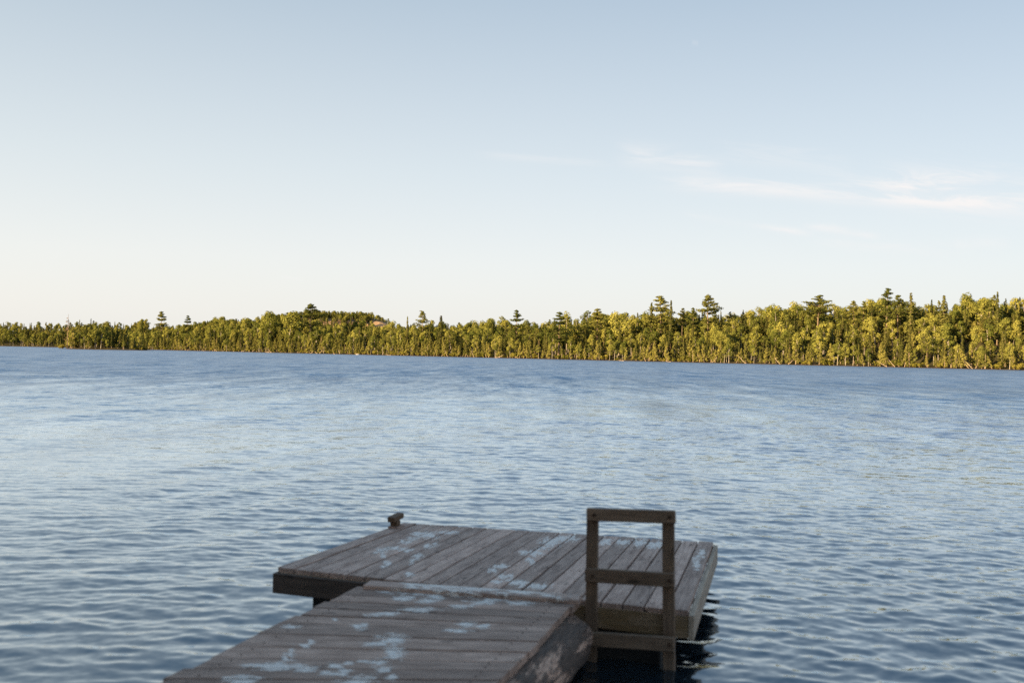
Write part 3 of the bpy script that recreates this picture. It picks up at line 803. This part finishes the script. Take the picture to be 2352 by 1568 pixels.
# everything further back, the far hill and the land beyond the frame: one mass of forest
def bake(items, name):
    mb_ = MB(); mats = []; arr = {}
    for (kd, var, X, Y, Z, sc, rz, sf) in items:
        for part in (0, 1):
            me = MESH[kd, var][part]
            if (kd, var, part) not in arr:
                co = np.empty(len(me.vertices) * 3, np.float32); me.vertices.foreach_get('co', co); co = co.reshape(-1, 3)
                fs = []
                lt = np.empty(len(me.polygons), np.int32); me.polygons.foreach_get('loop_total', lt)
                li = np.empty(len(me.loops), np.int32); me.loops.foreach_get('vertex_index', li)
                if part == 1: fs = li.reshape(-1, 4)
                else: fs = li[np.repeat(lt == 4, lt)].reshape(-1, 4)
                if me.materials[0] not in mats: mats.append(me.materials[0])
                arr[kd, var, part] = (co, fs, mats.index(me.materials[0]))
            co, fs, mi = arr[kd, var, part]
            c_, s_ = math.cos(rz), math.sin(rz)
            P = co * [sc * sf, sc * sf, sc]
            P = np.c_[P[:, 0] * c_ - P[:, 1] * s_ + X, P[:, 0] * s_ + P[:, 1] * c_ + Y, P[:, 2] + Z]
            mb_.add(P, fs, mi, tv=rng.random())
    return link(name, mb_.mesh(name), None, mats)
rest = [c[:7] + [c[7]] for i_, c in enumerate(cand) if i_ not in chosen]
tag(bake(rest, 'forest_interior'), 'mass of mixed trees filling the far shore behind the front trees', 'forest', kind='stuff')
hl = []
for _ in range(2600):
    px = rng.uniform(470, 925); D = rng.uniform(1292, 1380) if rng.random() < .6 else rng.uniform(1380, 1600); X = (px - WPX / 2) / FPX * D
    h0_ = float(hill(np.array(X), np.array(D))); gx = abs(float(hill(np.array(X + 5.0), np.array(D))) - h0_) / 5
    if h0_ < 5 or (px > 858 and gx > .55 and rng.random() < .75): continue
    if (D < 1400 and px > 856) or (px > 893 and rng.random() < .6): continue
    hl.append(('spruce' if rng.random() < .65 else 'birch', int(rng.integers(0, 4)), X, D, float(land(np.array(X), np.array(D))) - .2, rng.uniform(.5, .85), rng.uniform(0, 6), 1.25))
tag(bake(hl, 'hill_forest'), 'small dark pointed trees covering the distant rocky hill', 'forest', kind='stuff')

# driftwood and fallen pale trunks at the waterline
for k_ in range(28):
    s = rng.uniform(20, LEN - 5); px_d = None
    p = A0 + al * s + n_in * rng.uniform(-.6, .6)
    L_ = rng.uniform(2.0, 5.5); an = rng.uniform(-.5, .5) + math.atan2(al[1], al[0]); el_ = rng.choice([.06, .1, .5, .8])
    if rng.random() < .5: an += math.pi
    mb = MB(); e = np.array([math.cos(an) * L_ * math.cos(el_), math.sin(an) * L_ * math.cos(el_), L_ * math.sin(el_)])
    tube(mb, [(0, 0, 0), e * .5 + [0, 0, -.15], e], [.12, .09, .03], 6)
    for q in range(3):
        b0 = e * rng.uniform(.4, .9); tube(mb, [b0, b0 + rng.normal(0, .5, 3) + [0, 0, .3]], [.05, .02], 4)
    o = link('driftwood_log', mb.mesh('driftwood_log'), None, [M_DRIFT]); o.location = (p[0], p[1], .15)
    zn = zone(col_of(p[0], p[1]), 'front').replace('rooted ', '')
    tag(o, 'bleached fallen trunk lying ' + zn, 'driftwood', 'fallen trunks ' + zn)
mb = MB(); X, Y = main_point(822, 0.2)
th = np.linspace(0, 2 * math.pi, 13)[:-1]
rk = [(np.cos(th) * a_, np.sin(th) * a_ * .5, np.full(12, z_)) for a_, z_ in ((1.1, -.4), (1.2, .05), (1.0, .28), (.5, .4))]
V_ = np.concatenate([np.c_[q[0] * (1 + .12 * np.sin(th * 3 + z_i)), q[1], q[2]] for z_i, q in enumerate(rk)])
ii = np.arange(3)[:, None] * 12; jj = np.arange(12)[None]
mb.add(V_, np.stack([ii + jj, ii + (jj + 1) % 12, ii + 12 + (jj + 1) % 12, ii + 12 + jj], -1).reshape(-1, 4)); mb.add(V_[-12:], [list(range(12))])
o = link('pale_boulder', mb.mesh('pale_boulder'), None, [M_ROCK]); o.location = (X, Y, .1)
tag(o, 'flat whitish boulder at the far waterline below the rocky hill', 'boulder')

# ------------------------------------------------------------------ near bank and the woods behind the viewer (they shade the dock)
bx = np.linspace(-160, 90, 60); by = np.linspace(-150, 4, 50)
BX, BY = np.meshgrid(bx, by)
edge = 3.2 + 1.2 * np.sin(BX * .11) - np.clip(-(BX + 12), 0, 200) * .35
BZ = np.clip((edge - BY) * .22, -1.5, 40); BZ = np.where(BZ > .5, .5 + (BZ - .5) * .35, BZ)
mb = MB(); i = (np.arange(49)[:, None] * 60 + np.arange(59)[None]).ravel()
mb.add(np.stack([BX, BY, BZ], -1).reshape(-1, 3), np.stack([i, i + 1, i + 61, i + 60], -1))
tag(link('near_bank', mb.mesh('near_bank', True), None, [plain_mat('bank_earth', (0.05, 0.05, 0.02), (0.12, 0.10, 0.06), 0.8)]), kind='structure')
nr = []
for _ in range(400):
    X, Y = rng.uniform(-120, -7), rng.uniform(-110, -4)
    e_ = 3.2 + 1.2 * math.sin(X * .11) - max(0, -(X + 12)) * .35
    if Y > e_ - 3 or (abs(X) < 6 and Y > -12): continue
    zz = min((e_ - Y) * .22, 40); zz = .5 + (zz - .5) * .35 if zz > .5 else zz
    kd = random.choice(['birch', 'birch', 'spruce', 'pine'])
    nr.append((kd, int(rng.integers(0, 4)), X, Y, zz - .1, {'birch': 1.4, 'spruce': 1.5, 'pine': 1.0}[kd] * rng.uniform(.85, 1.15), rng.uniform(0, 6), 1.35))
tag(bake(nr, 'near_woods'), 'tall mixed woods on the near bank behind the dock', 'forest', kind='stuff')

# ------------------------------------------------------------------ the dock
def blobs_to_world(lst, zz):
    """paint remnants: (column, row, half width, half height) in the photograph -> spots on the deck"""
    out_ = []
    for (px, py, a, b) in lst:
        c = unproj(px, py, zz); ex = unproj(px + a, py, zz) - c; ey = unproj(px, py - b, zz) - c
        out_.append((c[:2], ex[:2], ey[:2]))
    return out_

def paint_val(P, bl):
    v = np.zeros(len(P))
    for c, ex, ey in bl:
        M_ = np.linalg.inv(np.array([ex, ey]).T); q = (P[:, :2] - c) @ M_.T
        r = np.sqrt((q ** 2).sum(1)); v = np.maximum(v, np.clip(1.0 - .5 * r, 0, 1) * .76)
    return v

def deck(name, P00, P10, P01, P11, nb, along_u, th, gap, parent, mat, blobs, rag=0.0, widths=None, seed=0):
    """boards filling the quad P00-P10-P11-P01.  Boards are stacked across the 'a' direction and run along 'b'."""
    r_ = np.random.default_rng(seed); mb = MB()
    P00, P10, P01, P11 = (np.asarray(q, float) for q in (P00, P10, P01, P11))
    f = lambda a, b: (P00 * (1 - a)[..., None] * (1 - b)[..., None] + P10 * a[..., None] * (1 - b)[..., None]
                      + P01 * (1 - a)[..., None] * b[..., None] + P11 * a[..., None] * b[..., None])
    Wt = (np.linalg.norm(P10 - P00) + np.linalg.norm(P11 - P01)) / 2; Lt = (np.linalg.norm(P01 - P00) + np.linalg.norm(P11 - P10)) / 2
    ed = np.linspace(0, 1, nb + 1) if widths is None else np.concatenate([[0], np.cumsum(widths)]) / sum(widths)
    nL = int(Lt / .022)
    for k_ in range(nb):
        gq = gap * r_.uniform(.6, 1.4) / Wt / 2
        a0, a1 = ed[k_] + gq, ed[k_ + 1] - gq
        b0, b1 = -r_.uniform(0, rag) / Lt, 1 + r_.uniform(0, rag) / Lt
        bev = .005 / Wt
        aa = np.concatenate([[a0], np.linspace(a0 + bev, a1 - bev, max(4, int((a1 - a0) * Wt / .025))), [a1]])
        bb = np.concatenate([[b0], np.linspace(b0 + .004 / Lt, b1 - .004 / Lt, nL), [b1]])
        A, B = np.meshgrid(aa, bb, indexing='ij')
        P = f(A, B)
        cup = r_.uniform(-.002, .003); dz = r_.normal(0, .0015); tw = r_.normal(0, .002)
        mid_ = (A - (a0 + a1) / 2) / (a1 - a0) * 2
        P[..., 2] += dz + cup * mid_ ** 2 + tw * mid_ * (B - .5)
        E_ = np.ones_like(A, bool); E_[1:-1, 1:-1] = False
        P[..., 2] -= .004 * E_
        na, nb_ = A.shape
        at = dict(ga=(B * Lt).ravel() + (k_ + seed) * 5.31, gc=((A - a0) * Wt).ravel(), gz=0.0, bv=float(k_ + 1 + seed * 50), paint=paint_val(P.reshape(-1, 3), blobs))
        ii = (np.arange(na - 1)[:, None] * nb_ + np.arange(nb_ - 1)[None]).ravel()
        base_n = mb.n
        mb.add(P.reshape(-1, 3), np.stack([ii, ii + nb_, ii + nb_ + 1, ii + 1], -1), **at)
        # sides and underside
        rim = np.concatenate([np.arange(nb_), np.arange(1, na) * nb_ + nb_ - 1, ((na - 1) * nb_ + np.arange(nb_ - 1))[::-1], (np.arange(1, na - 1) * nb_)[::-1]])
        top = P.reshape(-1, 3)[rim]; lowr = top.copy(); lowr[:, 2] -= th
        n_ = len(rim); jj = np.arange(n_); j2 = (jj + 1) % n_
        mb.add(np.concatenate([top, lowr]), np.stack([jj, j2, j2 + n_, jj + n_], -1), 
               ga=np.tile(at['ga'][rim], 2), gc=np.tile(at['gc'][rim], 2), gz=np.r_[np.zeros(n_), np.full(n_, -th)], bv=at['bv'], paint=0.0)
        mb.add(lowr, [list(range(n_))], ga=at['ga'][rim], gc=at['gc'][rim], gz=-th, bv=at['bv'])
    return link(name, fix_normals(mb.mesh(name)), parent, [mat])

ZP = .38
FL, BL, BR, FR = (unproj(*q, ZP) for q in ((637, 1302), (926, 1200), (1640, 1245), (1583, 1403)))
PB = blobs_to_world([(905, 1258, 24, 5), (935, 1262, 18, 5), (880, 1262, 18, 6), (928, 1244, 14, 6), (945, 1238, 16, 6), (870, 1268, 12, 4), (985, 1254, 16, 6), (1000, 1248, 10, 5),
    (985, 1228, 26, 10), (960, 1226, 20, 6), (880, 1275, 10, 5), (890, 1292, 12, 6), (882, 1300, 10, 4), (960, 1277, 14, 9), (945, 1290, 8, 8), (940, 1318, 12, 8), (1030, 1222, 30, 5),
    (1150, 1300, 26, 6), (1130, 1310, 14, 5), (1160, 1323, 22, 8), (1140, 1335, 14, 6), (1195, 1338, 28, 10), (1215, 1285, 10, 6), (1222, 1290, 8, 8), (1205, 1268, 18, 4),
    (1225, 1270, 26, 7), (1262, 1245, 26, 12), (1285, 1238, 20, 10), (1310, 1235, 22, 8), (1245, 1258, 18, 6), (1175, 1332, 10, 4), (1240, 1345, 30, 7), (1390, 1243, 18, 9), (1432, 1245, 20, 9),
    (1472, 1246, 22, 10), (1500, 1252, 22, 9), (1515, 1247, 14, 8), (1600, 1290, 10, 20), (1612, 1270, 8, 14)], ZP)
plat = empty('floating_platform', tuple(((FL + FR) / 2)[:2]) + (0,))
tag(plat, 'weathered square wooden swim platform with long boards and peeling pale paint', 'dock platform')
def unpar(root):      # keep world coordinates of the parts
    bpy.context.view_layer.update()
    for ch in root.children: ch.matrix_parent_inverse = root.matrix_world.inverted()
deck('deck_boards', FL, FR, BL, BR, 21, True, .034, .014, plat, M_DECK, PB, seed=1)
UP = np.array([0, 0, 1.0])
def inset(a, b, c_, o_):      # push towards centre
    return a
ctr = (FL + FR + BL + BR) / 4
def fascia(name, a, b, mat, h, dz, out_=0.0, bid=1.0, ext=0.0, thk=.038):
    a = np.array(a); b = np.array(b); d = (b - a) / np.linalg.norm(b - a)
    n = np.array([d[1], -d[0], 0]); 
    if n @ (ctr - a) > 0: n = -n                       # outward
    a2 = a - d * ext + n * (out_ - thk / 2); b2 = b + d * ext + n * (out_ - thk / 2)
    zc = ZP - .036 - h / 2 + dz
    a2[2] = b2[2] = zc
    mb = MB(); beam(mb, a2, b2, n, thk, h, .004, bid)
    return link(name, fix_normals(mb.mesh(name)), plat, [mat])
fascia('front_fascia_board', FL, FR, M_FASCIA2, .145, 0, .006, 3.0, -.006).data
# darker left stretch of the front edge is a separate board; the right half has lighter brown wood
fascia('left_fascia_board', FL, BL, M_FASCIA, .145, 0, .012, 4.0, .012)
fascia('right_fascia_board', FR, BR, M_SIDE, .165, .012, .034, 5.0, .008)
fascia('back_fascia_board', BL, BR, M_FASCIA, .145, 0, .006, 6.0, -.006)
mid = FL + (FR - FL) * .43
fascia('front_edge_plank', FL, mid, M_FASCIA, .150, -.002, .044, 7.0, .012)
for k_ in range(5):
    w_ = (k_ + .9) / 5.6; a = FL * (1 - w_) + BL * w_; b = FR * (1 - w_) + BR * w_; d = (b - a) / np.linalg.norm(b - a)
    a = a + d * .06; b = b - d * .06; a[2] = b[2] = ZP - .036 - .07
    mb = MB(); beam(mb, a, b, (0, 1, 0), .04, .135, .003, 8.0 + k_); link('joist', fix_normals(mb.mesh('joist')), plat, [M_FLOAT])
nFp = np.cross((FR - FL) / np.linalg.norm(FR - FL), UP); nFp = nFp if nFp[1] < 0 else -nFp
# log floats under the deck, running front to back
for w_ in (.17, .5, .86):
    a = FL * (1 - w_) + FR * w_; b = BL * (1 - w_) + BR * w_; d = (b - a) / np.linalg.norm(b - a)
    a = a + d * .10; b = b - d * .12; a[2] = b[2] = .03
    mb = MB(); k_ = np.linspace(0, 1, 12); tube(mb, a + (b - a) * k_[:, None], .17 + .01 * np.sin(k_ * 9), 14, bv=2.0, ga=0.0, gc=0.0, gz=0.0)
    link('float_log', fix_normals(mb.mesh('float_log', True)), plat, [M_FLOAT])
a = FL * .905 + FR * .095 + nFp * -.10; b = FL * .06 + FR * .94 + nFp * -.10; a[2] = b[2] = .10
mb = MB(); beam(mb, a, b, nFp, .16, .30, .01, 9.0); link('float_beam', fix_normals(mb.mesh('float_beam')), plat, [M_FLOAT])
unpar(plat)

# walkway: cross boards from the bank to the platform, laid on two old logs
ZW = .405
wFL, wFR, wNL, wNR = (unproj(*q, ZW) for q in ((826, 1346), (1322, 1376), (370, 1568), (1129, 1568)))
dl = (wNL - wFL); dr = (wNR - wFR)
EXT = 3.1
eNL = wFL + dl * EXT; eNR = wFR + dr * EXT
WB = blobs_to_world([(965, 1362, 50, 6), (900, 1357, 40, 6), (930, 1374, 34, 7), (985, 1378, 28, 8), (1000, 1370, 22, 8), (1080, 1366, 60, 5), (1150, 1374, 60, 7), (1220, 1378, 60, 6), (1270, 1380, 40, 5),
    (1110, 1383, 40, 6), (1060, 1392, 30, 5), (1190, 1386, 40, 5), (890, 1408, 36, 5), (860, 1411, 26, 4), (960, 1400, 50, 7), (1075, 1432, 26, 9), (1105, 1436, 24, 6), (1055, 1447, 30, 5), (1035, 1446, 20, 4),
    (822, 1438, 20, 7), (838, 1434, 12, 6), (770, 1420, 8, 5), (672, 1438, 28, 5), (670, 1498, 10, 16), (655, 1510, 10, 10), (700, 1482, 14, 6), (715, 1474, 10, 6), (770, 1528, 20, 8), (800, 1522, 16, 5),
    (790, 1538, 22, 8), (865, 1478, 36, 6), (900, 1468, 34, 16), (905, 1496, 26, 18), (870, 1520, 24, 10), (840, 1518, 20, 5), (880, 1536, 30, 7), (640, 1530, 60, 10), (600, 1527, 50, 7), (700, 1535, 40, 8),
    (560, 1560, 50, 12), (750, 1545, 20, 7), (780, 1545, 26, 6), (830, 1560, 40, 12), (810, 1575, 50, 20), (900, 1556, 20, 8)], ZW)
walk = empty('dock_walkway', (float(wFL[0]), float(wFL[1]), 0))
tag(walk, 'old plank walkway with flaking pale paint leading out to the swim platform', 'walkway')
wlen = np.linalg.norm(dl) * EXT
wd = []; tot = 0
r_w = np.random.default_rng(3)
while tot < wlen: wd.append(r_w.choice([.19, .235, .235, .27])); tot += wd[-1]
deck('deck_boards', wFL, eNL, wFR, eNR, len(wd), True, .04, .015, walk, M_WALK, WB, rag=.045, widths=wd, seed=2)
mb = MB()
a = unproj(842, 1338, ZW + .03); b = unproj(1334, 1372, ZW + .03)
a[2] = b[2] = ZW + .016; beam(mb, a, b, (0, 1, 0), .15, .036, .006, 31.0)
me = fix_normals(mb.mesh('joint_board'))
jb = link('joint_board', me, walk, [M_DECK])
# the joint board is densely split so that its worn paint can sit on it
import bmesh
bm = bmesh.new(); bm.from_mesh(me); bmesh.ops.subdivide_edges(bm, edges=[e for e in bm.edges if e.calc_length() > .3], cuts=60, use_grid_fill=True); bm.to_mesh(me); bm.free()
co = np.empty(len(me.vertices) * 3, np.float32); me.vertices.foreach_get('co', co)
pv = paint_val(co.reshape(-1, 3), blobs_to_world([(1010, 1345, 90, 9), (1100, 1352, 110, 9), (1200, 1358, 90, 8), (1290, 1368, 50, 6), (950, 1342, 40, 5)], ZW + .03)) * 1.05
at = me.attributes.get('paint') or me.attributes.new('paint', 'FLOAT', 'POINT'); at.data.foreach_set('value', pv.astype(np.float32))

def log(name, a, b, r0_, seed, parent, mat, seg=28, n=60):
    r_ = np.random.default_rng(seed); k_ = np.linspace(0, 1, n); mb = MB()
    a = np.array(a); b = np.array(b); d = (b - a) / np.linalg.norm(b - a); L_ = np.linalg.norm(b - a)
    s_ = np.cross(d, UP); s_ /= np.linalg.norm(s_); u_ = np.cross(s_, d)
    th = np.arange(seg) * 2 * math.pi / seg
    K, T = np.meshgrid(k_, th, indexing='ij')
    R = r0_ * (1 + .03 * np.sin(K * L_ * 11 + 3 * np.cos(T * 2)) + .05 * np.sin(K * L_ * 3 + 1) * np.sin(T * 2) + .035 * np.sin(T * 5 + K * L_ * 2.1) + .02 * np.sin(T * 9 - K * 14) + .008 * r_.normal(size=K.shape))
    cap = np.clip(np.minimum(K, 1 - K) * L_ / .03, .0, 1) ** .5 * .10 + .90
    R = R * cap
    bow = .02 * np.sin(K * 5)
    P = a + (b - a) * K[..., None] + (R * np.cos(T))[..., None] * s_ + (R * np.sin(T) + bow)[..., None] * u_
    i_, j_ = np.arange(n - 1)[:, None] * seg, np.arange(seg)[None]
    mb.add(P.reshape(-1, 3), np.stack([i_ + j_, i_ + (j_ + 1) % seg, i_ + seg + (j_ + 1) % seg, i_ + seg + j_], -1).reshape(-1, 4), ga=(K * L_).ravel(), gc=(T * r0_).ravel(), gz=0., bv=1.)
    mb.add(P[0][::-1], [list(range(seg))], ga=0., gc=0., gz=0., bv=1.); mb.add(P[-1], [list(range(seg))], ga=0., gc=0., gz=0., bv=1.)
    return link(name, fix_normals(mb.mesh(name, True)), parent, [mat])

m_, g_, out = newmat('peeling_log_bark')
vec = g_.comb(attr(g_, 'ga'), attr(g_, 'gc'), 0.0)
nb1 = g_.noise(g_.mapping(vec, (1.3, 6.0, 1)), 1.0, 8, 0.72, 0.5); nb2 = g_.noise(g_.mapping(vec, (8, 60, 1)), 1.0, 4, 0.6)
wood_c = g_.ramp(nb2, [(.35, (.28, .15, .10)), (.65, (.60, .38, .27))])
bark_c = g_.ramp(nb2, [(.3, (.03, .018, .012)), (.7, (.13, .082, .058))])
msk = g_.mr(nb1, .47, .56, 0, 1, True)
p = g_.n('ShaderNodeBsdfPrincipled'); g_.put(p.inputs['Base Color'], g_.mix(msk, bark_c, wood_c)); p.inputs['Roughness'].default_value = .75
bp = g_.n('ShaderNodeBump'); g_.put(bp.inputs['Height'], g_.m('SUBTRACT', g_.m('MULTIPLY', nb2, .5), msk)); bp.inputs['Distance'].default_value = .012
m_.node_tree.links.new(bp.outputs[0], p.inputs['Normal']); m_.node_tree.links.new(p.outputs[0], out.inputs[0])
M_LOG = m_
dwr = dr / np.linalg.norm(dr); sr = np.array([-dwr[1], dwr[0], 0]); sr = sr if sr[0] > 0 else -sr
la = wFR + dwr * .10 + sr * .0; lb = eNR + sr * .03; la[2] = lb[2] = .185
log('support_log', la, lb, .16, 4, walk, M_LOG)
dwl = dl / np.linalg.norm(dl); la = wFL + dwl * .25 - sr * -.28; lb = eNL + sr * .28; la[2] = lb[2] = .17
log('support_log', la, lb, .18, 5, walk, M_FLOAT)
unpar(walk)

# ladder: two posts, hand rail, middle rail, lower rung, rungs going down into the water
lad = empty('dock_ladder', (.8, 6.62, 0))
tag(lad, 'dark wooden ladder frame standing against the front edge of the swim platform', 'ladder')
dF = (FR - FL) / np.linalg.norm(FR - FL); nF = np.array([dF[1], -dF[0], 0]); nF = nF if nF[1] < 0 else -nF
def onface(px, off, py=1300.0):      # point of the ladder plane in picture column px
    px = px + 0.0203 * (py - 815)       # the camera is rolled a little
    k = (px - WPX / 2) / FPX; o_ = FL + nF * off
    # solve o_ + dF*s with X = k*Y
    s_ = (k * o_[1] - o_[0]) / (dF[0] - k * dF[1]); q = o_ + dF * s_; return q
pl_t, pr_t = onface(1362, .065, 1170), onface(1535, .065, 1170)
pl_b, pr_b = onface(1359, .085, 1480), onface(1542, .085, 1480)
def post(a, b, ztop, zbot, bid):
    mb = MB(); a = a.copy(); b = b.copy(); a[2] = ztop; b[2] = zbot; beam(mb, b, a, dF, .078, .04, .004, bid)
    return link('post', fix_normals(mb.mesh('post')), lad, [M_LADDER])
post(pl_t, pl_b, 1.015, -.55, 41.); post(pr_t, pr_b, 1.035, -.55, 42.)
def rail(name, z0, z1, e0, e1, h, off, bid, t=.038):
    a = onface(1346 - e0, off); b = onface(1549 + e1, off); a[2] = z0; b[2] = z1
    mb = MB(); beam(mb, a, b, nF, t, h, .006, bid)
    return link(name, fix_normals(mb.mesh(name)), lad, [M_LADDER])
rail('top_rail', .985, 1.01, 0, 0, .085, .065 + .042, 43.)
rail('middle_rail', .580, .602, 1, 0, .092, .075 + .042, 44.)
rail('rung', .158, .188, 1, 3, .095, .085 + .042, 45.)
rail('rung', -.16, -.13, 1, 3, .09, .09 + .042, 46.)
for px_, z_, o_ in ((1362, .985, .09), (1535, 1.01, .09), (1361, .58, .10), (1537, .60, .10), (1360, .158, .11), (1540, .188, .11)):
    c = onface(px_, o_ + .037 + .004); c[2] = z_; mb = MB(); tube(mb, [c - nF * .012, c + nF * .005], [.013, .011], 8)
    link('bolt', fix_normals(mb.mesh('bolt')), lad, [plain_mat('rusty_bolt', (.03, .018, .012), (.09, .045, .025), 60, .6)])
unpar(lad)

# cleat at the far left corner
cl = empty('mooring_cleat', (0, 0, 0))
tag(cl, 'small brown wooden mooring cleat on the far left corner of the swim platform', 'cleat')
base = unproj(908, 1211, ZP); dB = (BL - FL) / np.linalg.norm(BL - FL); sB = np.array([dB[1], -dB[0], 0])
mb = MB(); beam(mb, base + [0, 0, .002] - dB * .05, base + [0, 0, .002] + dB * .09, sB, .11, .03, .004, 51.); link('base_plate', fix_normals(mb.mesh('base_plate')), cl, [M_DECK])
mb = MB(); beam(mb, base + [0, 0, .017], base + [0, 0, .068] , sB, .07, .085, .006, 52.); link('stem', fix_normals(mb.mesh('stem')), cl, [M_CLEAT])
mb = MB(); beam(mb, base + [0, 0, .088] - dB * .10, base + [0, 0, .104] + dB * .11, sB, .075, .05, .006, 53.); link('horn', fix_normals(mb.mesh('horn')), cl, [M_CLEAT])

# nail heads on the boards
def nails(root, P00, P10, P01, P11, fr, edges, name):
    mb = MB()
    for k_ in range(len(edges) - 1):
        for b_ in fr:
            for q in (.25, .75):
                a_ = edges[k_] + (edges[k_ + 1] - edges[k_]) * q
                c = P00 * (1 - a_) * (1 - b_) + P10 * a_ * (1 - b_) + P01 * (1 - a_) * b_ + P11 * a_ * b_
                c = c + rng.normal(0, .003, 3) * [1, 1, 0]
                th = np.arange(7) * 2 * math.pi / 7
                mb.add(np.c_[c[0] + .0075 * np.cos(th), c[1] + .0075 * np.sin(th), np.full(7, c[2] + .004)], [list(range(7))])
    o = link(name, mb.mesh(name), root, [plain_mat('rusty_nail', (.03, .018, .012), (.06, .03, .02), 30, .6)]); tag(o, kind='stuff')
    return o
o = nails(plat, FL, FR, BL, BR, (.04, .35, .66, .95), np.linspace(0, 1, 22), 'nail_heads'); unpar(plat)
o = nails(walk, wFL, eNL, wFR, eNR, (.07, .93), np.concatenate([[0], np.cumsum(wd)]) / sum(wd), 'nail_heads'); unpar(walk)
